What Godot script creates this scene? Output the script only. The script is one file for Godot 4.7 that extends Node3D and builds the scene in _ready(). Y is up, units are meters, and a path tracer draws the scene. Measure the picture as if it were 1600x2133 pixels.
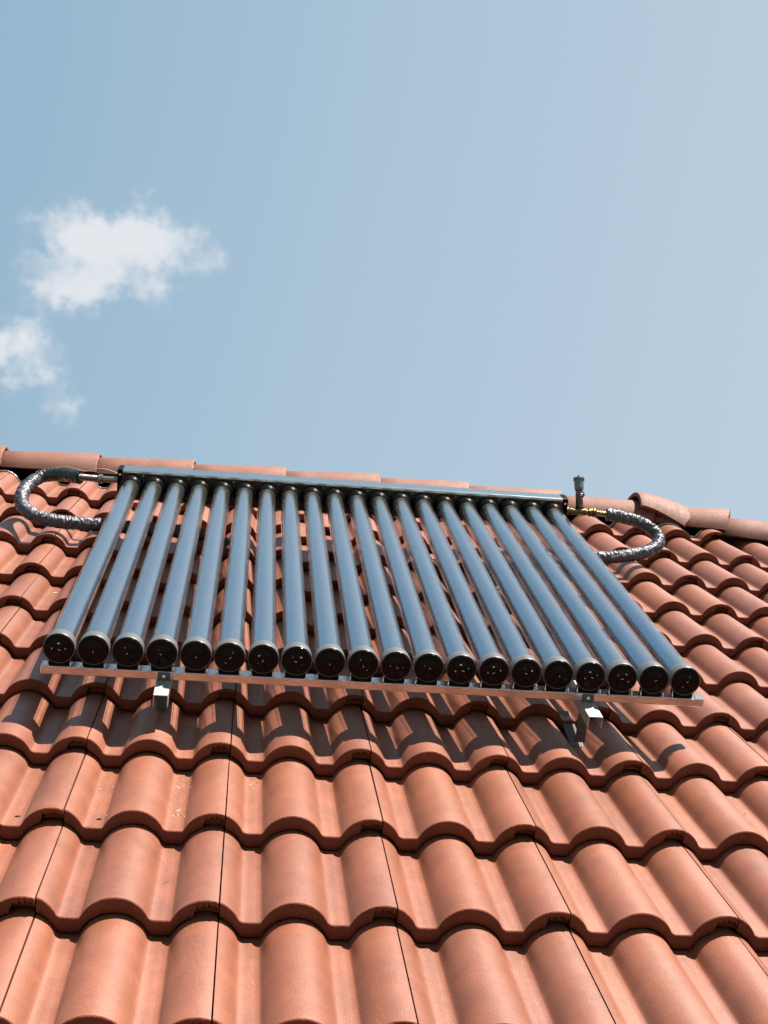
extends Node3D
# A tiled roof with a solar collector of evacuated glass tubes, seen along the slope against the sky.
# Roof coordinates: u along the eave, v up the slope, n off the slope (metres). L(u, v, n) is that point in the roof's own axes.

const PITCH := 0.585            # roof pitch, radians
const TILT := 0.1023            # each tile lies a little flatter than the slope
const ROLL := 0.15              # distance between two rolls of a tile
const ROW_V: Array[float] = [-1.245, -0.934, -0.623, -0.3125, 0.0, 0.3102, 0.6243, 0.9222, 1.2215, 1.51, 1.8096, 2.116, 2.4211, 2.7284]
const ROW_S: Array[float] = [0.009, 0.009, 0.009, 0.009, 0.009, 0.0142, 0.0084, 0.0055, -0.0011, 0.0016, -0.003, -0.008, -0.0125, -0.0109]
const ROW_U: Array[float] = [-0.004, -0.004, -0.004, -0.004, -0.0042, -0.0036, -0.0023, 0.0006, 0.005, 0.0051, 0.0032, 0.0016, 0.0003, -0.0057]
const RIDGE: Array[Vector2] = [Vector2(-3.2, 3.1), Vector2(-0.5, 3.06), Vector2(0.9, 3.035), Vector2(1.7, 2.925), Vector2(1.94, 2.825), Vector2(2.24, 2.695), Vector2(4.0, 1.95)]
const EXPOSURE := 3.3

var roof_frame: Transform3D
var rng := RandomNumberGenerator.new()
var M := {}


func L(u: float, v: float, n: float) -> Vector3:
	return Vector3(u, n, -v)


# ---------------------------------------------------------------- mesh helpers

func tri(st: SurfaceTool, a: Vector3, b: Vector3, c: Vector3, out: Vector3) -> void:
	if (a - c).cross(a - b).dot(out) < 0.0:
		st.add_vertex(a); st.add_vertex(c); st.add_vertex(b)
	else:
		st.add_vertex(a); st.add_vertex(b); st.add_vertex(c)


func quad(st: SurfaceTool, a: Vector3, b: Vector3, c: Vector3, d: Vector3, out: Vector3) -> void:
	tri(st, a, b, c, out)
	tri(st, a, c, d, out)


func begin() -> SurfaceTool:
	var st := SurfaceTool.new()
	st.begin(Mesh.PRIMITIVE_TRIANGLES)
	st.set_smooth_group(0)
	return st


func finish(st: SurfaceTool) -> ArrayMesh:
	st.generate_normals()
	st.index()
	return st.commit()


func put(called: String, mesh: Mesh, mat: Material, parent: Node) -> MeshInstance3D:
	var o := MeshInstance3D.new()
	o.name = called
	o.mesh = mesh
	o.material_override = mat
	parent.add_child(o, true)
	return o


func thing(called: String, label: String, category: String, at: Transform3D, group := "") -> Node3D:
	var o := Node3D.new()
	o.name = called
	add_child(o, true)
	o.transform = at
	o.set_meta("label", label)
	o.set_meta("category", category)
	if group:
		o.set_meta("group", group)
	return o


# A box with chamfered edges, placed by x.
func add_box(st: SurfaceTool, x: Transform3D, half: Vector3, bevel: float) -> void:
	st.set_smooth_group(-1)
	var c := x.origin
	var corner := func(sx: int, sy: int, sz: int, axis: int) -> Vector3:
		var p := Vector3(sx * (half.x - bevel), sy * (half.y - bevel), sz * (half.z - bevel))
		if axis == 0: p.x = sx * half.x
		elif axis == 1: p.y = sy * half.y
		else: p.z = sz * half.z
		return x * p
	for s: int in [-1, 1]:
		var f0 := [corner.call(s, -1, -1, 0), corner.call(s, 1, -1, 0), corner.call(s, 1, 1, 0), corner.call(s, -1, 1, 0)]
		quad(st, f0[0], f0[1], f0[2], f0[3], f0[0] + f0[2] - 2 * c)
		var f1 := [corner.call(-1, s, -1, 1), corner.call(1, s, -1, 1), corner.call(1, s, 1, 1), corner.call(-1, s, 1, 1)]
		quad(st, f1[0], f1[1], f1[2], f1[3], f1[0] + f1[2] - 2 * c)
		var f2 := [corner.call(-1, -1, s, 2), corner.call(1, -1, s, 2), corner.call(1, 1, s, 2), corner.call(-1, 1, s, 2)]
		quad(st, f2[0], f2[1], f2[2], f2[3], f2[0] + f2[2] - 2 * c)
		for t: int in [-1, 1]:
			var e := [corner.call(s, t, -1, 0), corner.call(s, t, -1, 1), corner.call(s, t, 1, 1), corner.call(s, t, 1, 0)]
			quad(st, e[0], e[1], e[2], e[3], e[0] + e[2] - 2 * c)
			e = [corner.call(s, -1, t, 0), corner.call(s, -1, t, 2), corner.call(s, 1, t, 2), corner.call(s, 1, t, 0)]
			quad(st, e[0], e[1], e[2], e[3], e[0] + e[2] - 2 * c)
			e = [corner.call(-1, s, t, 1), corner.call(-1, s, t, 2), corner.call(1, s, t, 2), corner.call(1, s, t, 1)]
			quad(st, e[0], e[1], e[2], e[3], e[0] + e[2] - 2 * c)
			for k: int in [-1, 1]:
				var p: Vector3 = corner.call(s, t, k, 0)
				tri(st, p, corner.call(s, t, k, 1), corner.call(s, t, k, 2), p - c)


func box_mesh(lo: Vector3, hi: Vector3, bevel: float) -> ArrayMesh:
	var st := begin()
	add_box(st, Transform3D(Basis.IDENTITY, (lo + hi) / 2), (hi - lo) / 2, bevel)
	return finish(st)


# A turned shape: profile of (radius, height) about the y axis of x; flat facets where the segments are few.
func add_lathe(st: SurfaceTool, x: Transform3D, profile: Array, segs: int, smooth := 0, around_only := false) -> void:
	for k in profile.size() - 1:
		st.set_smooth_group(smooth + (k if around_only else 0) if smooth >= 0 else -1)
		var p: Vector2 = profile[k]
		var q: Vector2 = profile[k + 1]
		var side := Vector2(q.y - p.y, p.x - q.x)
		for i in segs:
			var a := TAU * i / segs
			var b := TAU * (i + 1) / segs
			var ca := Vector3(cos(a), 0, sin(a))
			var cb := Vector3(cos(b), 0, sin(b))
			var mid := (ca + cb).normalized()
			var out := x.basis * (mid * side.x + Vector3(0, side.y, 0))
			var v0 := x * (ca * p.x + Vector3(0, p.y, 0))
			var v1 := x * (cb * p.x + Vector3(0, p.y, 0))
			var v2 := x * (cb * q.x + Vector3(0, q.y, 0))
			var v3 := x * (ca * q.x + Vector3(0, q.y, 0))
			if p.x > 1e-6: tri(st, v0, v1, v2, out)
			if q.x > 1e-6: tri(st, v0, v2, v3, out)


func lathe_mesh(profile: Array, segs: int, x := Transform3D.IDENTITY, around_only := false) -> ArrayMesh:
	var st := begin()
	add_lathe(st, x, profile, segs, 0, around_only)
	return finish(st)


func turned_to(a: Vector3, b: Vector3) -> Transform3D:    # y axis from a towards b
	var y := (b - a).normalized()
	var s := Vector3.UP if absf(y.y) < 0.9 else Vector3.RIGHT
	var z := s.cross(y).normalized()
	return Transform3D(Basis(y.cross(z), y, z), a)


func curve_points(pts: Array, step: float) -> PackedVector3Array:
	var c := Curve3D.new()
	c.bake_interval = step
	for i in pts.size():
		var before: Vector3 = pts[maxi(i - 1, 0)]
		var after: Vector3 = pts[mini(i + 1, pts.size() - 1)]
		var t := (after - before) / 6.0
		c.add_point(pts[i], -t, t)
	return c.get_baked_points()


# A swept tube; radius(s, angle) in metres, s the length so far.
func sweep_mesh(pts: PackedVector3Array, segs: int, radius: Callable, caps := true) -> ArrayMesh:
	var st := begin()
	var rings := []
	var up := Vector3(0.05, 1, 0.02).normalized()
	var s := 0.0
	for i in pts.size():
		if i > 0: s += pts[i].distance_to(pts[i - 1])
		var dir := (pts[mini(i + 1, pts.size() - 1)] - pts[maxi(i - 1, 0)]).normalized()
		var side := dir.cross(up).normalized()
		up = side.cross(dir).normalized()
		var ring := PackedVector3Array()
		for k in segs:
			var a := TAU * k / segs
			ring.append(pts[i] + (side * cos(a) + up * sin(a)) * float(radius.call(s, a)))
		rings.append(ring)
	for i in rings.size() - 1:
		for k in segs:
			var m := (k + 1) % segs
			var mid: Vector3 = (rings[i][k] + rings[i][m]) / 2
			quad(st, rings[i][k], rings[i][m], rings[i + 1][m], rings[i + 1][k], mid - pts[i])
	if caps:
		st.set_smooth_group(-1)
		for e: int in [0, rings.size() - 1]:
			var out := pts[e] - pts[1 if e == 0 else e - 1]
			for k in segs:
				tri(st, pts[e], rings[e][k], rings[e][(k + 1) % segs], out)
	return finish(st)


# ---------------------------------------------------------------- materials

func lin(r: float, g: float, b: float, a := 1.0) -> Color:
	var c := Color(r, g, b).linear_to_srgb()
	c.a = a
	return c


func noise_tex(seed_: int, freq: float, oct: int, colors: Array, size := 512, as_normal := false, kind := FastNoiseLite.TYPE_SIMPLEX_SMOOTH) -> NoiseTexture2D:
	var n := FastNoiseLite.new()
	n.seed = seed_
	n.noise_type = kind
	n.frequency = freq
	n.fractal_octaves = oct
	var t := NoiseTexture2D.new()
	t.width = size
	t.height = size
	t.seamless = true
	t.noise = n
	t.as_normal_map = as_normal
	if colors:
		var g := Gradient.new()
		g.offsets = PackedFloat32Array(colors.map(func(c): return c[0]))
		g.colors = PackedColorArray(colors.map(func(c): return c[1]))
		t.color_ramp = g
	return t


func grey(v: float) -> Color:
	return Color(v, v, v)


# Light scuffs on the tile skin: short strokes in loose clusters, on white (multiplied over the tile colour).
func scuff_texture() -> ImageTexture:
	var im := Image.create(1024, 1024, false, Image.FORMAT_RGB8)
	var blotch := FastNoiseLite.new()
	blotch.seed = 5
	blotch.frequency = 0.006
	blotch.fractal_octaves = 4
	for y in 1024:
		for x in 1024:
			var b := clampf(0.82 + 0.13 * blotch.get_noise_2d(x, y), 0, 1)
			im.set_pixel(x, y, Color(b, b * 0.992, b * 0.985))
	var r := RandomNumberGenerator.new()
	r.seed = 77
	for c in 34:
		var at := Vector2(r.randf() * 1024, r.randf() * 1024)
		var lean := r.randf_range(0.5, 1.2)
		for k in r.randi_range(4, 12):
			var p := at + Vector2(r.randfn() * 26, r.randfn() * 34)
			var d := Vector2.from_angle(lean + r.randfn() * 0.2)
			var strength := r.randf_range(0.05, 0.17)
			for i in r.randi_range(10, 38):
				p += d
				d = d.rotated(r.randfn() * 0.04)
				for w in 3:
					var q := Vector2i(posmod(int(p.x) + w, 1024), posmod(int(p.y), 1024))
					var o := im.get_pixelv(q)
					im.set_pixelv(q, Color(minf(o.r + strength, 1), minf(o.g + strength, 1), minf(o.b + strength, 1)))
	for c in 260:      # dark pores
		var q := Vector2i(r.randi_range(0, 1022), r.randi_range(0, 1022))
		var f := r.randf_range(0.55, 0.85)
		for w in r.randi_range(1, 3):
			var o := im.get_pixelv(q)
			im.set_pixelv(q, Color(o.r * f, o.g * f, o.b * f))
			q = Vector2i(mini(q.x + w % 2, 1023), mini(q.y + (w + 1) % 2, 1023))
	return ImageTexture.create_from_image(im)


func clay(c: Color, rough: float, grain: Texture2D, bump: Texture2D, coarse: Texture2D, rough_tex: Texture2D, relief: float) -> StandardMaterial3D:
	var m := StandardMaterial3D.new()
	m.albedo_color = c
	m.albedo_texture = grain
	m.uv1_triplanar = true
	m.uv1_world_triplanar = true
	m.uv1_scale = Vector3.ONE * 4.3
	m.roughness = rough
	m.roughness_texture = rough_tex
	m.metallic_specular = 0.5
	m.heightmap_enabled = true
	m.heightmap_texture = bump
	m.heightmap_scale = relief
	m.detail_enabled = true
	m.detail_albedo = coarse
	m.detail_blend_mode = BaseMaterial3D.BLEND_MODE_MUL
	m.detail_uv_layer = BaseMaterial3D.DETAIL_UV_2
	m.uv2_triplanar = true
	m.uv2_world_triplanar = true
	m.uv2_scale = Vector3.ONE * 1.57
	return m


func plain(c: Color, rough: float, metal := 0.0) -> StandardMaterial3D:
	var m := StandardMaterial3D.new()
	m.albedo_color = c
	m.roughness = rough
	m.metallic = metal
	return m


func textured(m: StandardMaterial3D, tex: Texture2D, scale_: Vector3, rough_tex: Texture2D = null) -> StandardMaterial3D:
	m.albedo_texture = tex
	m.roughness_texture = rough_tex
	m.uv1_triplanar = true
	m.uv1_scale = scale_
	return m


func make_materials() -> void:
	var grain := noise_tex(1, 0.11, 3, [[0.0, grey(0.80)], [0.5, grey(0.93)], [1.0, grey(1.0)]])
	var bump := noise_tex(2, 0.16, 3, [])
	var gloss := noise_tex(3, 0.02, 4, [[0.0, grey(0.80)], [0.5, grey(0.92)], [1.0, grey(1.0)]])
	var scuffs := scuff_texture()
	var tones := [[0.290, 0.094, 0.048], [0.264, 0.083, 0.041], [0.310, 0.106, 0.057], [0.276, 0.093, 0.051]]
	M.raw_edge = clay(lin(0.235, 0.070, 0.045), 0.95, grain, bump, scuffs, gloss, 0.10)
	M.raw_edge.metallic_specular = 0.25
	M.tiles = []
	for t: Array in tones:
		M.tiles.append(clay(lin(t[0], t[1], t[2]), 0.49, grain, bump, scuffs, gloss, 0.05))
		M.tiles[-1].metallic_specular = 0.60
	M.ridge = clay(lin(0.262, 0.085, 0.048), 0.75, noise_tex(8, 0.05, 5, [[0.0, grey(0.62)], [0.35, grey(0.80)], [0.55, grey(0.92)], [1.0, grey(1.0)]]), bump, scuffs, gloss, 0.09)
	M.felt = plain(lin(0.016, 0.014, 0.013), 0.85)
	M.wall = textured(plain(lin(0.62, 0.58, 0.50), 0.9), grain, Vector3.ONE * 0.6)
	var brushed := noise_tex(12, 0.05, 3, [[0.0, grey(0.72)], [1.0, grey(1.0)]])
	M.manifold = textured(plain(lin(0.80, 0.86, 0.89), 0.20, 1.0), brushed, Vector3(0.9, 14, 14), noise_tex(13, 0.03, 3, [[0.0, grey(0.6)], [1.0, grey(1.0)]]))
	M.rail = textured(plain(lin(0.66, 0.66, 0.67), 0.24, 1.0), brushed, Vector3(1.2, 20, 20))
	M.channel = textured(plain(lin(0.52, 0.54, 0.56), 0.50, 0.75), brushed, Vector3(6, 6, 1.5))
	M.hook = textured(plain(lin(0.10, 0.10, 0.105), 0.55, 0.5), brushed, Vector3.ONE * 5)
	M.black = plain(lin(0.003, 0.003, 0.0035), 0.08)
	M.black.metallic_specular = 0.22
	M.insert = plain(lin(0.50, 0.48, 0.46), 0.35, 0.3)
	M.rubber = plain(lin(0.0025, 0.0025, 0.003), 0.32)
	M.rubber.metallic_specular = 0.16
	M.panel = plain(lin(0.008, 0.008, 0.009), 0.16)
	M.collar = textured(plain(lin(0.088, 0.093, 0.102), 0.42), noise_tex(15, 0.08, 3, [[0.0, grey(0.75)], [1.0, grey(1.0)]]), Vector3.ONE * 7)
	M.steel = plain(lin(0.72, 0.72, 0.72), 0.22, 1.0)
	var glass := StandardMaterial3D.new()
	glass.transparency = BaseMaterial3D.TRANSPARENCY_ALPHA
	glass.albedo_color = Color(1, 1, 1, 0.02)
	glass.roughness = 0.03
	M.glass = glass
	M.absorber = textured(plain(lin(0.28, 0.42, 0.55), 0.04, 1.0), noise_tex(17, 0.03, 4, [[0.0, grey(0.90)], [1.0, grey(1.0)]]), Vector3(3, 3, 1.2))
	M.brass = textured(plain(lin(0.17, 0.125, 0.068), 0.40, 1.0), noise_tex(19, 0.07, 3, [[0.0, grey(0.6)], [1.0, grey(1.0)]]), Vector3.ONE * 12)
	M.corrugated = plain(lin(0.34, 0.29, 0.20), 0.28, 1.0)
	M.foil = plain(lin(0.052, 0.056, 0.070), 0.48, 0.45)
	M.tape = plain(lin(0.012, 0.013, 0.012), 0.25)
	M.red = plain(lin(0.050, 0.008, 0.016), 0.35)
	M.nickel = textured(plain(lin(0.26, 0.245, 0.245), 0.36, 0.95), brushed, Vector3.ONE * 10)
	M.ventcap = textured(plain(lin(0.15, 0.155, 0.175), 0.42, 0.5), brushed, Vector3.ONE * 14)
	M.bronze = plain(lin(0.115, 0.062, 0.056), 0.40, 0.7)
	M.cable = plain(lin(0.25, 0.25, 0.25), 0.5)
	M.twig = plain(lin(0.045, 0.020, 0.012), 0.8)
	M.straw = plain(lin(0.62, 0.50, 0.30), 0.7)
	var grit := plain(Color.WHITE, 0.8)
	grit.vertex_color_use_as_albedo = true
	M.grit = grit
	var ground := plain(lin(0.16, 0.17, 0.10), 0.95)
	M.ground = textured(ground, noise_tex(21, 0.03, 5, [[0.0, grey(0.6)], [1.0, grey(1.0)]]), Vector3.ONE * 0.12)


# ---------------------------------------------------------------- sky

func sky_color(d: Vector3) -> Color:
	# paler towards the sun's side (+x) and towards the horizon
	var side := clampf(d.x, -1, 1)
	var w := smoothstep(-0.62, 0.62, side) * 1.16 - 0.13
	var low := pow(1.0 - clampf(d.y, 0, 1), 2.2)
	w = clampf(w + 0.34 * low * (1.0 - 0.75 * smoothstep(-0.1, 0.4, side)), 0.0, 1.0)
	var deep := Vector3(0.245, 0.422, 0.580)
	var pale := Vector3(0.508, 0.630, 0.742)
	var c := deep.lerp(pale, w)
	if d.y < 0.0:
		c = c.lerp(Vector3(0.16, 0.15, 0.12), smoothstep(0.0, 0.06, -d.y))
	c /= EXPOSURE
	return Color(c.x, c.y, c.z)


func make_sky(cam: Transform3D) -> PanoramaSkyMaterial:
	var W := 4096
	var H := 2048
	var small := Image.create(264, 128, false, Image.FORMAT_RGBF)      # four columns over on both sides, cut off after enlarging
	for y in 128:
		var th := PI * (y + 0.5) / 128.0
		for x in 264:
			var az := TAU * (x - 4 + 0.5) / 256.0
			small.set_pixel(x, y, sky_color(Vector3(sin(az) * sin(th), cos(th), -cos(az) * sin(th))))
	small.resize(264 * 16, H, Image.INTERPOLATE_CUBIC)
	small = small.get_region(Rect2i(64, 0, W, H))
	# fair-weather cumulus puffs fixed in the sky: lobes given by the photograph pixel that each direction shows in, half sizes, thickness
	var lobes := [
		[165, 482, 84, 58, 1.1], [235, 520, 112, 62, 1.25], [292, 468, 46, 40, 0.85], [335, 515, 60, 55, 0.75], [118, 596, 74, 46, 0.9], [175, 620, 62, 32, 0.6],
		[320, 602, 38, 44, 0.8], [398, 490, 50, 34, 0.50], [446, 538, 42, 30, 0.56], [392, 556, 55, 22, 0.28], [70, 452, 48, 12, 0.40], [64, 545, 36, 34, 0.32], [290, 404, 30, 7, 0.42],
		[238, 436, 30, 28, -0.7], [322, 566, 24, 18, -0.45], [256, 644, 34, 30, -0.45], [205, 592, 74, 44, 0.6], [86, 512, 30, 22, -0.55],
		[58, 702, 50, 44, 1.25], [-10, 728, 46, 46, 1.35], [30, 690, 16, 26, -0.4], [88, 770, 50, 40, 0.8], [24, 798, 56, 18, 0.6], [132, 846, 42, 36, 0.8]]
	var billow := FastNoiseLite.new()
	billow.seed = 11
	billow.frequency = 0.013
	billow.fractal_octaves = 6
	billow.fractal_gain = 0.55
	var wisp := FastNoiseLite.new()
	wisp.seed = 29
	wisp.frequency = 0.030
	wisp.fractal_octaves = 4
	wisp.fractal_gain = 0.6
	var inv := cam.basis.inverse()
	for y in range(500, 1000):
		var th := PI * (y + 0.5) / H
		for k in range(-420, 40):
			var az := TAU * (k + 0.5) / W
			var d := Vector3(sin(az) * sin(th), cos(th), -cos(az) * sin(th))
			var q := inv * d
			if q.z > -0.2: continue
			var px := 800.0 + 2750.0 * q.x / -q.z
			var py := 1066.5 - 2750.0 * q.y / -q.z
			if px < -160 or px > 560 or py < 340 or py > 930: continue
			var wx := px + 26.0 * wisp.get_noise_2d(px * 0.6, py * 0.6) + 8.0 * wisp.get_noise_2d(px * 2.2 + 900, py * 2.2)
			var wy := py + 22.0 * wisp.get_noise_2d(px * 0.6 + 500, py * 0.6 + 300) + 8.0 * wisp.get_noise_2d(px * 2.2, py * 2.2 + 700)
			var thick := 0.0
			for l: Array in lobes:
				var e := Vector2((wx - l[0]) / l[2], (wy - l[1]) / l[3]).length_squared()
				if e < 4.0: thick += l[4] * exp(-1.15 * e)
			if thick < 0.02: continue
			var rim := smoothstep(0.0, 0.3, thick) * (1.0 - 0.8 * smoothstep(0.7, 1.5, thick))
			var ragged := thick * (1.0 + 0.35 * billow.get_noise_2d(px, py)) + rim * (0.27 * wisp.get_noise_2d(px, py) + 0.25 * billow.get_noise_2d(px * 1.6 + 70, py * 1.6))
			var a := smoothstep(0.03, 1.55, ragged) * 0.97
			if a <= 0.0: continue
			var white := Vector3(0.79, 0.815, 0.855) / EXPOSURE
			var x := posmod(k, W)
			var o := small.get_pixel(x, y)
			small.set_pixel(x, y, o.lerp(Color(white.x, white.y, white.z), a))
	var m := PanoramaSkyMaterial.new()
	m.panorama = ImageTexture.create_from_image(small)
	return m


# ---------------------------------------------------------------- roof

func roll_height(x: float) -> float:      # top of the tile across its width: a flat pan and a round roll
	var q := fposmod(x, ROLL)
	if q < 0.006: return lerpf(0.0019, 0.0, clampf((q - 0.0015) / 0.0045, 0, 1)) if q > 0.0015 else lerpf(0.0046, 0.0019, clampf((q + 0.0019) / 0.0034, 0, 1))
	if q < 0.0345: return 0.0
	if q < 0.0390: return 0.0051 * pow((q - 0.0345) / 0.0045, 1.6)
	var dx := q - 0.0935
	if dx < 0.0548: return sqrt(0.0599 * 0.0599 - dx * dx) - 0.0199
	return lerpf(0.0043, 0.0046, 0.0)


func profile_x(lo: float, hi: float) -> PackedFloat32Array:
	var inside := [0.0015, 0.006, 0.015, 0.025, 0.0345, 0.0368, 0.039, 0.0425, 0.047, 0.052, 0.058, 0.065, 0.072, 0.0795, 0.087, 0.0945, 0.102, 0.109, 0.116, 0.1225, 0.129, 0.135, 0.140, 0.1445, 0.1482]
	var xs := PackedFloat32Array([lo])
	for k in range(-1, 3):
		for q: float in inside:
			var x := k * ROLL + q
			if x > lo + 0.0015 and x < hi - 0.0015: xs.append(x)
	for k in 17: xs.append(0.2215 + 0.0025 * k)              # finer where the lapping edge is ragged
	xs.append(hi)
	xs.sort()
	return xs


# One double-roll tile. limit(x): how far up the slope the tile goes at x (cut tiles at ridge and hip).
func tile_mesh(variant: int, limit: Callable) -> ArrayMesh:
	var r := RandomNumberGenerator.new()
	r.seed = 100 + variant
	var st := begin()          # the smooth coloured face
	var raw := begin()         # the cut, uncoated edges and underside
	var main := profile_x(-0.034, 0.2632)
	var n_ring := 0
	var cols := []
	for x: float in main:
		var far: float = limit.call(x)
		if far < 0.03:
			cols.append([])
			continue
		var lap := smoothstep(0.222, 0.226, x)                       # the overlapping edge of the roll is thin and ragged below
		var thick := lerpf(0.0285 + r.randf_range(-0.0006, 0.0006), 0.0125 + r.randf_range(-0.0035, 0.0035), lap)
		var h := roll_height(x)
		var j := r.randf_range(-0.0008, 0.0008)
		var rows := [[far, -0.013], [0.10, -0.015], [0.004, -thick], [0.0006 + j, -thick + 0.0015], [j * 0.6, -thick * 0.55], [j, -0.0030], [0.0008 + j, -0.0011], [0.0030, -0.0002], [0.012, 0.0], [far * 0.55, 0.0], [far, 0.0]]
		var col := []
		for p: Array in rows:
			var v: float = minf(p[0], far)
			col.append(L(x, v, h + p[1] - v * TILT))
		cols.append(col)
		n_ring = rows.size()
	for i in cols.size() - 1:
		if cols[i].is_empty() or cols[i + 1].is_empty(): continue
		var up := Vector3(-(cols[i + 1][9].y - cols[i][9].y), maxf(cols[i + 1][9].x - cols[i][9].x, 0.0001), 0)
		for k in n_ring - 1:
			var side := raw if k < 7 else st
			side.set_smooth_group(2 if k < 2 else 1)
			var out := -up if k < 2 else (Vector3(0, 0, 1) + up.normalized() * 0.2 if k < 6 else up)
			quad(side, cols[i][k], cols[i][k + 1], cols[i + 1][k + 1], cols[i + 1][k], out)
	raw.set_smooth_group(-1)
	for e: int in [0, cols.size() - 1]:                                # side walls, which show in the joint
		if cols[e].is_empty(): continue
		var out := Vector3(-1 if e == 0 else 1, 0, 0)
		var c: Array = cols[e]
		quad(raw, c[0], c[1], c[9], c[10], out)
		quad(raw, c[1], c[2], c[8], c[9], out)
		quad(raw, c[2], c[3], c[5], c[6], out)
		quad(raw, c[2], c[6], c[7], c[8], out)
	# the interlocking lip under the neighbour's roll
	var lip := PackedFloat32Array([-0.075, -0.066, -0.057, -0.048, -0.040, -0.0342])
	raw.set_smooth_group(3)
	for i in lip.size() - 1:
		var f0: float = limit.call(lip[i])
		if f0 < 0.05: continue
		var a := []
		for x: float in [lip[i], lip[i + 1]]:
			var h := roll_height(x) - 0.0175
			a.append([L(x, 0.016, h - 0.012), L(x, 0.016, h), L(x, f0, h - f0 * TILT)])
		quad(raw, a[0][0], a[0][1], a[1][1], a[1][0], Vector3(0, 0, 1))
		quad(raw, a[0][1], a[0][2], a[1][2], a[1][1], Vector3(0, 1, 0))
	var mesh := finish(st)
	raw.generate_normals()
	raw.index()
	return raw.commit(mesh)


func ridge_v(u: float) -> float:          # lower edge of the ridge and hip tiles
	for i in RIDGE.size() - 1:
		if u < RIDGE[i + 1].x or i == RIDGE.size() - 2:
			return lerpf(RIDGE[i].y, RIDGE[i + 1].y, (u - RIDGE[i].x) / (RIDGE[i + 1].x - RIDGE[i].x))
	return 3.0


func roof_surface(u: float, v: float) -> float:     # height of the tile tops over the slope
	var row := 0
	for r in ROW_V.size():
		if v >= ROW_V[r] + ROW_S[r] * (u - 0.7): row = r
	return roll_height(u - ROW_U[row]) - (v - ROW_V[row] - ROW_S[row] * (u - 0.7)) * TILT


func ridge_axis(u: float, r: float) -> Vector3:     # centre line of a half-round tile whose lower front edge is on the ridge line
	return L(u, ridge_v(u) + r * cos(PITCH), 0.030 - r * sin(PITCH))


# A half-round, tapering ridge or hip tile from a to b.
func half_round(a: Vector3, b: Vector3, ra: float, rb: float, thick: float, seed_: int) -> ArrayMesh:
	var r := RandomNumberGenerator.new()
	r.seed = seed_
	var st := begin()
	var dir := (b - a).normalized()
	var up := L(0, sin(PITCH), cos(PITCH))
	up = (up - dir * up.dot(dir)).normalized()
	var side := dir.cross(up)
	var segs := 26
	var stations := [[0.0, -thick * 0.9], [0.0, -thick * 0.4], [0.0, -0.002], [0.004, 0.0], [0.3, 0.0], [0.6, 0.0], [0.985, 0.0], [0.995, -0.0012], [1.0, -0.004], [1.0, -thick * 0.5], [1.0, -thick], [0.97, -thick], [0.5, -thick], [0.02, -thick]]
	var rings := []
	var wob := PackedFloat32Array()
	for k in segs + 1: wob.append(r.randf_range(-0.0012, 0.0012))
	for s: Array in stations:
		var ring := []
		for k in segs + 1:
			var ang := lerpf(-0.03, PI + 0.03, float(k) / segs)
			var rad: float = lerpf(ra, rb, s[0]) + float(s[1]) + (wob[k] if s[0] >= 1.0 else 0.0)
			var along: float = s[0]
			if s[0] >= 1.0: along += wob[k] * 4.0 + r.randf_range(-0.003, 0.003)
			ring.append(a.lerp(b, along) + (side * cos(ang) + up * sin(ang)) * rad)
		rings.append(ring)
	for i in rings.size():
		var j := (i + 1) % rings.size()
		st.set_smooth_group(1 if i in [2, 3, 4, 5, 6, 7, 8] else (2 if i < 2 or i in [9, 10] else 3))
		for k in segs:
			var mid: Vector3 = (rings[i][k] + rings[j][k + 1]) / 2
			var radial := mid - (a + dir * (mid - a).dot(dir))
			var out := radial
			if i < 2: out = -dir
			elif i in [8, 9]: out = dir
			elif i >= 10: out = -radial
			quad(st, rings[i][k], rings[i][k + 1], rings[j][k + 1], rings[j][k], out)
	st.set_smooth_group(-1)
	for k: int in [0, segs]:
		for i in range(3, 6):
			quad(st, rings[i][k], rings[i + 1][k], rings[16 - i - (1 if i < 5 else 0)][k] if false else rings[13 - (i - 3)][k], rings[13 - (i - 3)][k], -up)
	# lower long edges: join outer and inner skins
	for k: int in [0, segs]:
		quad(st, rings[3][k], rings[6][k], rings[11][k], rings[13][k], -up)
	return finish(st)


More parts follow.
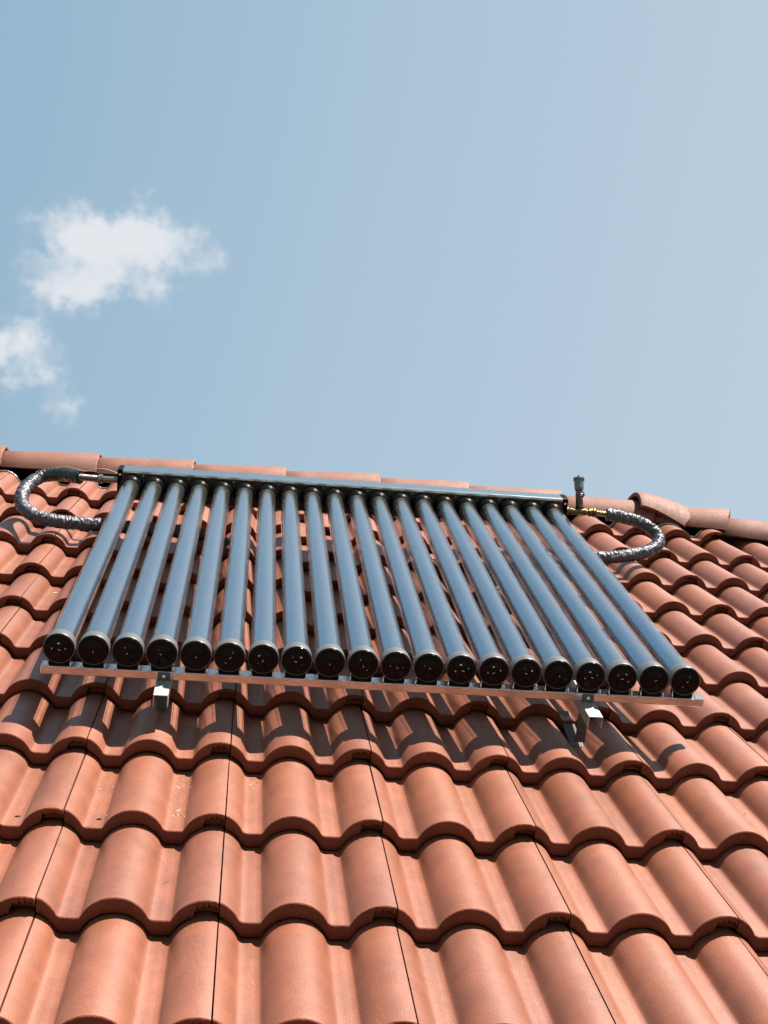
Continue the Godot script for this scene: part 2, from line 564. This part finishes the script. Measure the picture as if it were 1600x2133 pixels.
# The three-way hood where the ridge meets the hips: a half-round shell swept along a bend, and a stub down the far hip.
func hood_mesh() -> ArrayMesh:
	var st := begin()
	var up0 := L(0, sin(PITCH), cos(PITCH))
	var near := L(0, -cos(PITCH), sin(PITCH))
	var apex := ridge_axis(1.875, 0.1) - near * 0.02 + up0 * 0.008
	var ends := [ridge_axis(1.765, 0.1) + near * 0.030, ridge_axis(1.985, 0.1) + near * 0.012 - up0 * 0.030]
	var thick := 0.018
	var segs := 30
	var outer := []
	var inner := []
	var centre := []
	var n := 16
	for i in n + 1:
		var t := float(i) / n
		var c: Vector3 = (ends[0] as Vector3).lerp(apex, t).lerp(apex.lerp(ends[1], t), t)
		var dir: Vector3 = (apex.lerp(ends[1], t) - (ends[0] as Vector3).lerp(apex, t)).normalized()
		var up := (up0 - dir * up0.dot(dir)).normalized()
		var side := dir.cross(up)
		var rad := lerpf(0.128, 0.116, t) + 0.010 * sin(PI * t)
		var o := []
		var p := []
		for k in segs + 1:
			var ang := lerpf(0.28, PI - 0.28, float(k) / segs)
			var ray := side * cos(ang) + up * sin(ang)
			var soft := 0.004 if i == 0 or i == n else 0.0
			o.append(c + ray * (rad - soft))
			p.append(c + ray * (rad - thick))
		outer.append(o)
		inner.append(p)
		centre.append(c)
	for i in n:
		for k in segs:
			var mid: Vector3 = (outer[i][k] + outer[i + 1][k + 1]) / 2 - (centre[i] + centre[i + 1]) / 2
			st.set_smooth_group(1)
			quad(st, outer[i][k], outer[i][k + 1], outer[i + 1][k + 1], outer[i + 1][k], mid)
			st.set_smooth_group(2)
			quad(st, inner[i][k], inner[i][k + 1], inner[i + 1][k + 1], inner[i + 1][k], -mid)
		for k: int in [0, segs]:
			st.set_smooth_group(4)
			quad(st, outer[i][k], outer[i + 1][k], inner[i + 1][k], inner[i][k], -up0)
	for e: int in [0, n]:
		var out: Vector3 = centre[e] - centre[1 if e == 0 else n - 1]
		st.set_smooth_group(3)
		for k in segs: quad(st, outer[e][k], outer[e][k + 1], inner[e][k + 1], inner[e][k], out)
	return finish(st)


func build_roof() -> void:
	var roof := thing("tiled_roof", "terracotta roof of double-roll tiles with half-round ridge tiles", "roof", roof_frame)
	# boarding and felt under the tiles, both slopes, and the house below
	var st := begin()
	st.set_smooth_group(-1)
	var line := []
	for u: float in [-3.0, -0.5, 0.9, 1.7, 1.94, 2.24, 3.4]: line.append(L(u, ridge_v(u) + 0.085, -0.062))
	var down := L(0, -sin(PITCH), -cos(PITCH))
	var toback := L(0, cos(PITCH), -sin(PITCH))
	for i in line.size() - 1:
		var a: Vector3 = line[i]
		var b: Vector3 = line[i + 1]
		var a0 := L(a.x, -1.26, -0.062)
		var b0 := L(b.x, -1.26, -0.062)
		quad(st, a0, b0, b, a, Vector3.UP)
		quad(st, a0 + down * 0.12, b0 + down * 0.12, b + down * 0.12, a + down * 0.12, Vector3.DOWN)
		quad(st, a0, b0, b0 + down * 0.12, a0 + down * 0.12, Vector3(0, 0, 1))
		var ab := a + toback * 2.6 + down * 1.7
		var bb := b + toback * 2.6 + down * 1.7
		quad(st, a, b, bb, ab, -down)
		quad(st, a + down * 0.12, b + down * 0.12, bb + down * 0.12, ab + down * 0.12, down)
		quad(st, ab, bb, bb + down * 0.12, ab + down * 0.12, toback)
	put("roof_deck", finish(st), M.felt, roof)
	var inv := roof_frame.basis.inverse()
	var wall := put("house_wall", box_mesh(Vector3(-2.9, 0.02, -4.9), Vector3(3.3, 5.05, 0.62), 0.01), M.wall, roof)
	wall.transform = Transform3D(inv, inv * -roof_frame.origin)
	# tiles, row by row from the eave
	var kinds := []
	for k in 4: kinds.append(tile_mesh(k, func(_x): return 0.405))
	for r in ROW_V.size():
		for t in range(-6, 11):
			var u0 := 0.3 * t + ROW_U[r]
			var v0 := ROW_V[r] + ROW_S[r] * (u0 + 0.11 - 0.7)
			if u0 < -1.9 or u0 > 3.1: continue
			if ridge_v(u0 + 0.12) + 0.075 - v0 < 0.15: continue
			var mesh: ArrayMesh = kinds[rng.randi() % 4]
			if v0 + 0.405 > ridge_v(u0 + 0.27) + 0.075:
				mesh = tile_mesh(t + 20 * r, func(x): return clampf(ridge_v(u0 + x) + 0.075 - v0, 0.0, 0.405))
			var o := put("roof_tile", mesh, null, roof)
			o.set_surface_override_material(0, M.tiles[rng.randi() % M.tiles.size()])
			o.set_surface_override_material(1, M.raw_edge)
			var turn := Basis(Vector3.UP, rng.randfn() * 0.0016) * Basis(Vector3.BACK, rng.randfn() * 0.0012)
			o.transform = Transform3D(turn, L(u0, v0 + rng.randfn() * 0.0009, rng.randf_range(0.0, 0.0012)))
	# ridge and hips
	var ends: Array[float] = [-2.49, -2.13, -1.77, -1.41, -1.04, -0.68, -0.318, 0.05, 0.41, 0.782, 1.135, 1.50, 1.86]
	for i in ends.size() - 1:
		var a := ridge_axis(ends[i] - 0.035, 0.1)
		var b := ridge_axis(ends[i + 1], 0.1) + L(0, 0.0, rng.randf_range(-0.001, 0.002))
		put("ridge_tile", half_round(a, b, 0.090, 0.108, 0.013, 40 + i), M.ridge, roof)
	var hips: Array[float] = [1.86, 2.115, 2.45, 2.80, 3.15]
	for i in hips.size() - 1:
		var a := ridge_axis(hips[i] - 0.03, 0.1)
		var b := ridge_axis(hips[i + 1], 0.1) + (L(0.01, 0.0, 0.012) if i == 0 else L(0, 0, 0))
		put("hip_tile", half_round(a, b, 0.090, 0.114, 0.016, 60 + i), M.ridge, roof)
	# the three-way hood where the ridge meets the hips
	put("ridge_junction", hood_mesh(), M.ridge, roof)
	# crimped dry-ridge strip lying on the top tiles, below the ridge
	var strip := begin()
	var bead := PackedVector3Array()
	var u := -2.0
	var prev := []
	while u < 2.0:
		var v0 := ridge_v(u) - 0.022 + 0.004 * sin(u * 9.0)
		var now := []
		for k in 4:
			var v := v0 + 0.036 * k
			now.append(L(u, v, roof_surface(u, minf(v, ROW_V[13] + 0.40)) + 0.0045 + 0.012 * k * k * 0.12 + (0.0012 if k == 0 else 0.0) * sin(u * 900.0)))
		bead.append(now[0] + Vector3(0, 0.0012 * sin(u * 740.0), 0.0018 * sin(u * 740.0)))
		if prev:
			for k in 3: quad(strip, prev[k], now[k], now[k + 1], prev[k + 1], Vector3.UP)
		prev = now
		u += 0.0042
	var s := put("ridge_strip", finish(strip), M.rubber, roof)
	put("crimped_edge", sweep_mesh(bead, 6, func(_s, _a): return 0.0017), M.steel, s)


# ---------------------------------------------------------------- solar collector

func build_collector() -> void:
	# axes: x along the row of tubes, z down the tubes, y off the roof; origin at the lower end of the first tube
	var ex := L(1, -0.0048, 0.0019).normalized()
	var ez := -L(0.0065, 1.5241, 0.002).normalized()
	var ey := ez.cross(ex).normalized()
	ex = ey.cross(ez)
	var frame := roof_frame * Transform3D(Basis(ex, ey, ez), L(-0.1231, 0.7741, 0.1745))
	var col := thing("solar_collector", "solar water collector of twenty glass tubes below a metal header box", "solar collector", frame)
	var along := Transform3D(Basis(Vector3.RIGHT, PI / 2), Vector3.ZERO)       # turns a lathe's y axis to +z
	# tubes
	var tube := put("evacuated_tube", lathe_mesh([Vector2(0.029, -1.53), Vector2(0.029, -1.0), Vector2(0.029, -0.5), Vector2(0.029, -0.012)], 48, along), M.glass, col)
	put("absorber_tube", lathe_mesh([Vector2(0.0238, -1.53), Vector2(0.0238, -0.9), Vector2(0.0238, -0.028), Vector2(0.022, -0.022), Vector2(0.016, -0.016), Vector2(0.0, -0.013)], 40, along), M.absorber, tube)
	put("seal_ring", lathe_mesh([Vector2(0.0285, -1.470), Vector2(0.0308, -1.4685), Vector2(0.0322, -1.473), Vector2(0.0322, -1.482), Vector2(0.0345, -1.485), Vector2(0.0362, -1.491), Vector2(0.0366, -1.500), Vector2(0.0352, -1.507), Vector2(0.0362, -1.5115)], 36, along), M.rubber, tube)
	put("cap_collar", lathe_mesh([Vector2(0.0292, -0.034), Vector2(0.0318, -0.0345), Vector2(0.0335, -0.031), Vector2(0.0343, -0.020), Vector2(0.0349, -0.003), Vector2(0.0346, 0.0005), Vector2(0.0336, 0.0012), Vector2(0.0326, 0.0)], 44, along), M.collar, tube)
	put("end_cap", lathe_mesh([Vector2(0.0330, -0.002), Vector2(0.0326, 0.0018), Vector2(0.0312, 0.0034), Vector2(0.0285, 0.0040), Vector2(0.0262, 0.0030), Vector2(0.020, 0.0052), Vector2(0.012, 0.0076), Vector2(0.006, 0.0084), Vector2(0.0, 0.0086)], 40, along), M.black, tube)
	put("tube_clip", box_mesh(Vector3(-0.0225, -0.0425, -0.030), Vector3(0.0225, -0.0275, 0.0), 0.003), M.rubber, tube)
	for s: int in [-1, 1]:
		put("spring_wire", sweep_mesh(curve_points([Vector3(s * 0.0255, -0.0420, 0.001), Vector3(s * 0.0268, -0.037, 0.002), Vector3(s * 0.0262, -0.032, 0.0), Vector3(s * 0.024, -0.028, -0.006)], 0.002), 8, func(_s, _a): return 0.0014), M.steel, tube)
	# bright slits in the end caps: a half-moon, a dash and two smaller ones
	var bits := begin()
	for b: Array in [[0.0, 0.013, 0.0030, 0.0022, 0.0], [0.002, -0.001, 0.0038, 0.0008, -0.45], [-0.014, 0.001, 0.0012, 0.0022, 0.5], [0.0145, 0.001, 0.0026, 0.0008, 0.55]]:
		var d := Vector2(b[0], b[1]).length()
		var z := lerpf(0.0083, 0.0060, clampf((d - 0.006) / 0.011, 0, 1))
		add_lathe(bits, Transform3D(Basis(Vector3.BACK, b[4]), Vector3(b[0], b[1], z)) * Transform3D(Basis(Vector3.RIGHT, PI / 2).scaled(Vector3(1, 1, 1)), Vector3.ZERO) * Transform3D(Basis.from_scale(Vector3(b[2], 1, b[3])), Vector3.ZERO), [Vector2(1.0, 0.0), Vector2(0.9, 0.0006), Vector2(0.0, 0.0008)], 12)
	put("cap_slit", finish(bits), M.insert, tube)
	for i in range(1, 20):
		var o := tube.duplicate()
		o.name = "evacuated_tube_%03d" % i
		col.add_child(o, true)
		o.position = Vector3(0.074 * i, 0, 0)
		var slit: Node3D = o.get_node("cap_slit")
		slit.rotation.z = rng.randf_range(-1.2, 1.2)
		slit.scale = Vector3([-1.0, 1.0][rng.randi() % 2] * rng.randf_range(0.7, 1.05), rng.randf_range(0.7, 1.05), 1.0)
	# lower rail: an upturned channel with a bright top
	var rail := put("lower_rail", box_mesh(Vector3(-0.0385, -0.0612, -0.0335), Vector3(1.4565, -0.0425, -0.0005), 0.0012), M.rail, col)
	for x: float in [0.229, 1.185]:
		var tab := put("rail_bracket", box_mesh(Vector3(x - 0.0135, -0.0628, 0.0), Vector3(x + 0.0135, -0.0440, 0.0022), 0.0006), M.hook, rail)
		put("screw", lathe_mesh([Vector2(0.0, 0.0016), Vector2(0.0012, 0.0005), Vector2(0.0024, 0.0022), Vector2(0.0036, 0.0020), Vector2(0.0040, 0.0)], 14, Transform3D(Basis(Vector3.RIGHT, PI / 2), Vector3(x, -0.052, 0.0022))), M.steel, col)
		tab.name = "rail_bracket"
	# long support channels under the tubes
	for x: float in [0.229, 1.185]:
		var st := begin()
		var lo := -0.13
		var hi := 0.084
		add_box(st, Transform3D(Basis.IDENTITY, Vector3(x, -0.0636, (lo + hi) / 2)), Vector3(0.0158, 0.0011, (hi - lo) / 2), 0.0004)
		for s: int in [-1, 1]:
			add_box(st, Transform3D(Basis.IDENTITY, Vector3(x + s * 0.0150, -0.0776, (lo + hi) / 2)), Vector3(0.0008, 0.0129, (hi - lo) / 2), 0.0003)
		put("support_channel", finish(st), M.channel, col)
	# roof hooks that come out from under a tile and carry the channels: position along x, height of the foot
	for h: Array in [[1.1935, -0.0460, -0.1830], [0.2235, -0.0520, -0.1640], [1.1935, -1.231, -0.1830], [0.2235, -1.231, -0.1640]]:
		var st := begin()
		add_box(st, Transform3D(Basis.IDENTITY, Vector3(h[0], (h[2] - 0.066) / 2, h[1] - 0.003)), Vector3(0.0112, (-0.066 - h[2]) / 2, 0.003), 0.0006)
		var leg := Transform3D(Basis(Vector3.RIGHT, 0.10), Vector3(h[0] - 0.004, h[2] - 0.0055, h[1] - 0.087))
		add_box(st, leg, Vector3(0.0155, 0.0025, 0.085), 0.0006)
		put("roof_hook", finish(st), M.hook, col)
	# header box
	var z0 := -1.511
	var sect := [Vector2(z0, -0.050), Vector2(z0, 0.0470), Vector2(z0 - 0.0015, 0.0494), Vector2(z0 - 0.004, 0.0505), Vector2(z0 - 0.062, 0.0505), Vector2(z0 - 0.070, 0.048), Vector2(z0 - 0.110, 0.020), Vector2(z0 - 0.110, -0.050)]
	put("header_box", prism(sect, -0.029, 1.439, 1.0, M), M.manifold, col)
	put("front_panel", box_mesh(Vector3(-0.0285, -0.049, z0 + 0.0002), Vector3(1.4385, 0.0415, z0 + 0.0018), 0.0004), M.panel, col)
	for e: Array in [[-0.046, -0.0292], [1.4392, 1.458]]:
		var plate := put("end_plate", prism(sect, e[0], e[1], 1.012, M), M.rubber, col)
		var x: float = (e[0] + e[1]) / 2
		for y: float in [0.034, -0.040]:
			put("screw", lathe_mesh([Vector2(0.0, 0.0010), Vector2(0.0014, 0.0006), Vector2(0.0022, 0.0022), Vector2(0.0034, 0.0020), Vector2(0.0038, 0.0)], 14, Transform3D(Basis(Vector3.RIGHT, PI / 2), Vector3(x, y, z0 + 0.0010))), M.steel, plate)
	for i in 10:
		put("rivet", lathe_mesh([Vector2(0.0, 0.0014), Vector2(0.0014, 0.0010), Vector2(0.0020, 0.0)], 10, Transform3D(Basis(Vector3.RIGHT, PI / 2), Vector3(0.037 + 0.148 * i, 0.034, z0 + 0.0018))), M.steel, col)


func prism(sect: Array, x0: float, x1: float, grow: float, _m: Dictionary) -> ArrayMesh:
	var st := begin()
	var mid := Vector2.ZERO
	for p: Vector2 in sect: mid += p / sect.size()
	var at := func(i: int, x: float) -> Vector3:
		var p: Vector2 = mid + (sect[i % sect.size()] - mid) * grow
		return Vector3(x, p.y, p.x)
	for i in sect.size():
		st.set_smooth_group(-1)
		var out: Vector3 = at.call(i, x0) + at.call(i + 1, x0) - 2 * Vector3(x0, mid.y, mid.x)
		quad(st, at.call(i, x0), at.call(i + 1, x0), at.call(i + 1, x1), at.call(i, x1), out)
		tri(st, at.call(i, x0), at.call(i + 1, x0), Vector3(x0, mid.y, mid.x), Vector3(-1, 0, 0))
		tri(st, at.call(i, x1), at.call(i + 1, x1), Vector3(x1, mid.y, mid.x), Vector3(1, 0, 0))
	return finish(st)


# ---------------------------------------------------------------- pipes

func foil_radius(seed_: int, r: float, fold: float) -> Callable:
	var a := FastNoiseLite.new()
	a.seed = seed_
	a.frequency = 1.0
	a.fractal_type = FastNoiseLite.FRACTAL_NONE
	var b := FastNoiseLite.new()
	b.seed = seed_ + 1
	b.frequency = 1.0
	return func(s: float, ang: float) -> float:
		var p := Vector3(cos(ang) * 0.75, sin(ang) * 0.75, s * 62.0)
		var crease := 1.0 - 3.0 * absf(a.get_noise_3dv(p))
		return r + fold * clampf(crease, -0.5, 1.0) + fold * 0.45 * b.get_noise_3d(p.x * 1.4, p.y * 1.4, s * 110.0)


func corrugate(r: float, pitch: float, depth: float) -> Callable:
	return func(s: float, _a: float) -> float: return r - depth * 0.5 + depth * 0.5 * cos(TAU * s / pitch)


func pick(pts: Array) -> Array:
	return pts.map(func(p): return L(p[0], p[1], p[2]))


func cut(pts: PackedVector3Array, from: float, to: float) -> PackedVector3Array:
	var out := PackedVector3Array()
	var s := 0.0
	for i in pts.size():
		if i > 0: s += pts[i].distance_to(pts[i - 1])
		if s >= from and s <= to: out.append(pts[i])
	return out


func hex_nut(x: float, w: float, r: float, at: Vector3) -> ArrayMesh:
	return lathe_mesh([Vector2(0.0, x), Vector2(r * 0.86, x), Vector2(r, x + 0.0015), Vector2(r, x + w - 0.0015), Vector2(r * 0.86, x + w), Vector2(0.0, x + w)], 6, Transform3D(Basis(Vector3.BACK, -PI / 2), at), true)


func build_pipes() -> void:
	# supply hose at the end of the header by the air vent
	var right := thing("insulated_hose", "foil-wrapped hose looping from the brass tee under the air vent", "hose", roof_frame, "hoses of the collector")
	var pr := curve_points(pick([[1.492, 2.327, 0.1745], [1.512, 2.327, 0.1735], [1.557, 2.331, 0.166], [1.612, 2.339, 0.152], [1.657, 2.337, 0.133], [1.679, 2.315, 0.113], [1.671, 2.272, 0.097], [1.63, 2.229, 0.083], [1.577, 2.202, 0.074], [1.505, 2.18, 0.066], [1.432, 2.175, 0.060], [1.33, 2.17, 0.055], [1.22, 2.17, 0.040], [1.17, 2.17, 0.0], [1.16, 2.17, -0.05]]), 0.0028)
	put("foil_sleeve", sweep_mesh(pr, 30, foil_radius(3, 0.0205, 0.0026)), M.foil, right)
	var cp := PackedVector3Array()
	for i in 90: cp.append(L(1.452, 2.33, 0.1765).lerp(L(1.505, 2.327, 0.1742), i / 89.0))
	put("corrugated_pipe", sweep_mesh(cp, 20, corrugate(0.0108, 0.0048, 0.003)), M.corrugated, right)
	# return hose at the other end
	var left := thing("insulated_hose_001", "foil-wrapped hose with black tape looping out beside the first tube", "hose", roof_frame, "hoses of the collector")
	var pl := curve_points(pick([[-0.292, 2.364, 0.1722], [-0.318, 2.384, 0.170], [-0.367, 2.419, 0.164], [-0.426, 2.425, 0.152], [-0.457, 2.369, 0.137], [-0.467, 2.294, 0.122], [-0.458, 2.232, 0.106], [-0.435, 2.193, 0.092], [-0.396, 2.176, 0.08], [-0.342, 2.173, 0.07], [-0.276, 2.19, 0.062], [-0.2, 2.210, 0.056], [-0.08, 2.215, 0.052], [0.06, 2.215, 0.05], [0.16, 2.215, 0.04], [0.21, 2.215, 0.0], [0.22, 2.215, -0.05]]), 0.0028)
	put("foil_sleeve", sweep_mesh(cut(pl, 0.125, 9.0), 30, foil_radius(9, 0.0208, 0.0026)), M.foil, left)
	put("tape_wrap", sweep_mesh(cut(pl, 0.0, 0.145), 28, foil_radius(14, 0.0222, 0.0016)), M.tape, left)
	var c2 := PackedVector3Array()
	for i in 130: c2.append(L(-0.222, 2.343, 0.1762).lerp(L(-0.30, 2.368, 0.172), i / 129.0))
	put("corrugated_pipe", sweep_mesh(c2, 20, corrugate(0.0118, 0.0050, 0.0032)), M.nickel, left)
	put("hex_nut", hex_nut(0.0, 0.017, 0.0158, L(-0.232, 2.345, 0.1765)), M.nickel, left)
	put("pipe_stub", lathe_mesh([Vector2(0.0105, 0.0), Vector2(0.0105, 0.052)], 20, Transform3D(Basis(Vector3.BACK, -PI / 2), L(-0.217, 2.344, 0.1765))), M.nickel, left)
	var wire := thing("sensor_cable", "thin grey sensor cable running over the black tape", "cable", roof_frame)
	put("wire", sweep_mesh(curve_points(pick([[-0.40, 2.42, 0.178], [-0.36, 2.425, 0.189], [-0.32, 2.40, 0.193], [-0.28, 2.385, 0.189], [-0.245, 2.39, 0.199], [-0.21, 2.39, 0.199], [-0.165, 2.39, 0.185]]), 0.004), 8, func(_s, _a): return 0.0016), M.cable, wire)
	# brass tee with shut-off valve and automatic air vent
	var base := L(1.3985, 2.33, 0.1762)
	var vent := thing("air_vent", "grey automatic air vent with red valve handle on a brass tee", "air vent", roof_frame * Transform3D(Basis.IDENTITY, base))
	var st := begin()
	var across := Transform3D(Basis(Vector3.BACK, -PI / 2), Vector3.ZERO)
	add_lathe(st, across, [Vector2(0.0, -0.066), Vector2(0.0085, -0.066), Vector2(0.0085, -0.036), Vector2(0.0118, -0.035), Vector2(0.0122, -0.026), Vector2(0.0112, -0.025), Vector2(0.0112, 0.013), Vector2(0.0128, 0.014), Vector2(0.0128, 0.021), Vector2(0.009, 0.022), Vector2(0.009, 0.030), Vector2(0.0, 0.030)], 24, 0, true)
	var standing := Transform3D(Basis(Vector3.RIGHT, -PITCH), Vector3.ZERO)      # plumb, whatever the roof's pitch
	var y_up := standing.basis * Vector3.UP
	add_lathe(st, standing, [Vector2(0.0100, 0.0), Vector2(0.0100, 0.012), Vector2(0.0142, 0.0125), Vector2(0.0142, 0.0205), Vector2(0.0115, 0.021), Vector2(0.0115, 0.026), Vector2(0.0128, 0.0265), Vector2(0.0128, 0.033), Vector2(0.0100, 0.034), Vector2(0.0, 0.034)], 24, 40, true)
	put("brass_tee", finish(st), M.brass, vent)
	put("hex_nut", hex_nut(-0.050, 0.012, 0.0152, Vector3.ZERO), M.hook, vent)
	put("hex_nut", hex_nut(0.030, 0.016, 0.0150, Vector3.ZERO), M.brass, vent)
	put("ring_nut", hex_nut(0.046, 0.009, 0.0165, Vector3.ZERO), M.brass, vent)
	var valve := put("ball_valve", lathe_mesh([Vector2(0.0, 0.033), Vector2(0.0125, 0.0335), Vector2(0.0135, 0.040), Vector2(0.0118, 0.043), Vector2(0.0128, 0.050), Vector2(0.0132, 0.058), Vector2(0.0125, 0.066), Vector2(0.0112, 0.070), Vector2(0.0125, 0.073), Vector2(0.0125, 0.080), Vector2(0.0, 0.080)], 24, standing, true), M.bronze, vent)
	var hd := begin()
	var face := standing * Transform3D(Basis(Vector3.RIGHT, PI / 2), Vector3(0.004, 0.058, 0.013))
	add_lathe(hd, face, [Vector2(0.0, -0.004), Vector2(0.0105, -0.004), Vector2(0.0115, -0.001), Vector2(0.0112, 0.003), Vector2(0.0075, 0.0035), Vector2(0.0065, 0.002), Vector2(0.0, 0.002)], 22, 0, true)
	add_box(hd, standing * Transform3D(Basis(Vector3.BACK, 0.10), Vector3(0.0045, 0.0755, 0.0145)), Vector3(0.0030, 0.010, 0.0016), 0.001)
	add_box(hd, standing * Transform3D(Basis(Vector3.BACK, 0.05), Vector3(0.002, 0.041, 0.0145)), Vector3(0.0042, 0.009, 0.0016), 0.001)
	var handle := put("butterfly_handle", finish(hd), M.red, valve)
	put("screw", lathe_mesh([Vector2(0.0, 0.0010), Vector2(0.0020, 0.0015), Vector2(0.0034, 0.0034), Vector2(0.0044, 0.0030), Vector2(0.0046, 0.0018)], 16, face), M.steel, handle)
	var body := put("vent_body", lathe_mesh([Vector2(0.0, 0.078), Vector2(0.0142, 0.0785), Vector2(0.0150, 0.081), Vector2(0.0150, 0.083), Vector2(0.0158, 0.086), Vector2(0.0166, 0.114), Vector2(0.0, 0.114)], 28, standing, true), M.ventcap, vent)
	var cap := begin()
	for k in 30:                                                    # knurled rim
		var a0 := TAU * k / 30.0
		add_box(cap, standing * Transform3D(Basis(Vector3.UP, -a0), Vector3(cos(a0) * 0.0182, 0.1185, sin(a0) * 0.0182)), Vector3(0.0010, 0.0046, 0.0012), 0.0004)
	add_lathe(cap, standing, [Vector2(0.0, 0.1135), Vector2(0.0178, 0.1137), Vector2(0.0183, 0.1155), Vector2(0.0183, 0.1215), Vector2(0.0172, 0.1232), Vector2(0.0120, 0.1245), Vector2(0.0, 0.1250)], 30, 0, true)
	put("vent_cap", finish(cap), M.ventcap, body)
	put("nozzle", lathe_mesh([Vector2(0.0022, 0.1245), Vector2(0.0022, 0.128), Vector2(0.0036, 0.1285), Vector2(0.0036, 0.1325), Vector2(0.0024, 0.134), Vector2(0.0, 0.134)], 12, standing.translated(-standing.basis.z * 0.0 + y_up * 0.0), true), M.hook, body)


# ---------------------------------------------------------------- small things on the tiles

func build_litter() -> void:
	var twigs := [
		[-0.130, 0.343, 0.010, 0.2, "small dark bud lying in the pan beside a tile joint", M.twig, 0.0016],
		[0.022, 0.345, 0.010, 0.1, "small dark seed husk lying in the pan below the rail bracket", M.twig, 0.0016],
		[0.162, 0.140, 0.017, 0.75, "thin dark twig leaning against a roll of the lower tiles", M.twig, 0.0009],
		[-0.272, 1.724, 0.016, 0.25, "pale straw splinter lying in a pan left of the tubes", M.straw, 0.0016],
		[-0.268, 1.556, 0.015, 0.0, "thin brown pine needle lying in a pan left of the tubes", M.twig, 0.0006]]
	for t: Array in twigs:
		var at := L(t[0], t[1], roof_surface(t[0], t[1]) + t[6])
		var o := thing("twig", t[4], "twig", roof_frame * Transform3D(Basis(Vector3.UP, t[3]), at), "bits blown onto the tiles")
		var l: float = t[2]
		var r: float = t[6]
		put("stem", sweep_mesh(curve_points([Vector3(-l / 2, 0, 0), Vector3(-l * 0.15, r * 0.4, l * 0.04), Vector3(l * 0.2, r * 0.2, -l * 0.03), Vector3(l / 2, r * 0.3, l * 0.02)], 0.0012), 8, func(s, _a): return r * (0.45 + 0.55 * sin(PI * clampf(s / l, 0.04, 0.96)))), t[5], o)
	# mortar crumbs and grit, mostly in the pans
	var st := begin()
	st.set_smooth_group(-1)
	var r := RandomNumberGenerator.new()
	r.seed = 4242
	var spots := []
	for k in 420:
		var c := r.randi_range(-5, 16)
		spots.append(Vector2(c * ROLL + r.randf_range(0.006, 0.036), r.randf_range(-0.6, 2.6)))
	for k in 120: spots.append(Vector2(0.15 + r.randf_range(0.006, 0.036), 0.345 + 0.25 * r.randf() * r.randf() + 0.03))
	for k in 110: spots.append(Vector2(0.15 + r.randf_range(0.006, 0.036), r.randf_range(0.50, 0.60)))
	for k in 60: spots.append(Vector2(0.30 + r.randf_range(0.006, 0.034), r.randf_range(0.54, 0.60)))
	for k in 50: spots.append(Vector2(r.randf_range(0.004, 0.036), r.randf_range(0.34, 0.60)))
	for k in 45: spots.append(Vector2(r.randf_range(0.004, 0.036), r.randf_range(0.66, 0.86)))
	for k in 90: spots.append(Vector2(r.randf_range(-0.5, 2.0), r.randf_range(-0.5, 2.2)))
	for p: Vector2 in spots:
		var size := r.randf_range(0.00035, 0.0009) * (2.0 if r.randf() < 0.08 else 1.0)
		var tone := r.randf_range(0.35, 0.7) if r.randf() < 0.5 else r.randf_range(0.06, 0.25)
		st.set_color(Color(tone, tone * 0.93, tone * 0.82))
		var c := L(p.x, p.y, roof_surface(p.x, p.y) + size * 0.25)
		var b := Basis.from_euler(Vector3(r.randf() * TAU, r.randf() * TAU, r.randf() * TAU))
		var v := []
		for d: Vector3 in [Vector3(1, 1, 1), Vector3(1, -1, -1), Vector3(-1, 1, -1), Vector3(-1, -1, 1)]:
			v.append(c + b * (d * size * r.randf_range(0.6, 1.2)))
		for f: Array in [[0, 1, 2], [0, 1, 3], [0, 2, 3], [1, 2, 3]]:
			tri(st, v[f[0]], v[f[1]], v[f[2]], (v[f[0]] + v[f[1]] + v[f[2]]) / 3.0 - c)
	var o := put("grit", finish(st), M.grit, self)
	o.transform = roof_frame
	o.set_meta("label", "pale mortar crumbs and grit scattered in the tile pans")
	o.set_meta("category", "grit")
	o.set_meta("kind", "stuff")


func _ready() -> void:
	rng.seed = 2024
	roof_frame = Transform3D(Basis(Vector3.RIGHT, PITCH), Vector3(0, 6.2, 0))
	# camera
	var cam := Camera3D.new()
	cam.name = "camera"
	add_child(cam)
	var right := L(0.99247, -0.08435, 0.08879)
	var down := L(0.06481, -0.25336, -0.96520)
	var fwd := L(0.10391, 0.96369, -0.24599)
	cam.transform = roof_frame * Transform3D(Basis(right, -down, -fwd).orthonormalized(), L(0.26158, -1.97986, 1.23023))
	cam.fov = rad_to_deg(2.0 * atan(1066.5 / 2750.0))
	cam.near = 0.05
	cam.far = 4000.0
	# sky and exposure
	var env := Environment.new()
	env.background_mode = Environment.BG_SKY
	env.sky = Sky.new()
	env.sky.sky_material = make_sky(cam.transform)
	env.tonemap_mode = Environment.TONE_MAPPER_LINEAR
	env.tonemap_exposure = EXPOSURE
	env.sdfgi_enabled = true
	env.ssao_enabled = true
	env.ssil_enabled = true
	var world := WorldEnvironment.new()
	world.name = "world"
	world.environment = env
	add_child(world)
	# sun: high, over the camera's right shoulder
	var sun := DirectionalLight3D.new()
	sun.name = "sun"
	sun.light_energy = 1.6
	sun.light_color = Color(1.0, 0.955, 0.90)
	sun.light_angular_distance = 0.5
	sun.shadow_enabled = true
	add_child(sun)
	var to_sun := roof_frame.basis * L(0.46, 0.48, 1.0).normalized()
	sun.transform = Transform3D(Basis.looking_at(-to_sun, Vector3.RIGHT), Vector3(0, 20, 0))
	make_materials()
	# ground far below
	var pm := PlaneMesh.new()
	pm.size = Vector2(3000, 3000)
	var ground := put("ground", pm, M.ground, self)
	ground.set_meta("kind", "structure")
	build_roof()
	build_collector()
	build_pipes()
	build_litter()
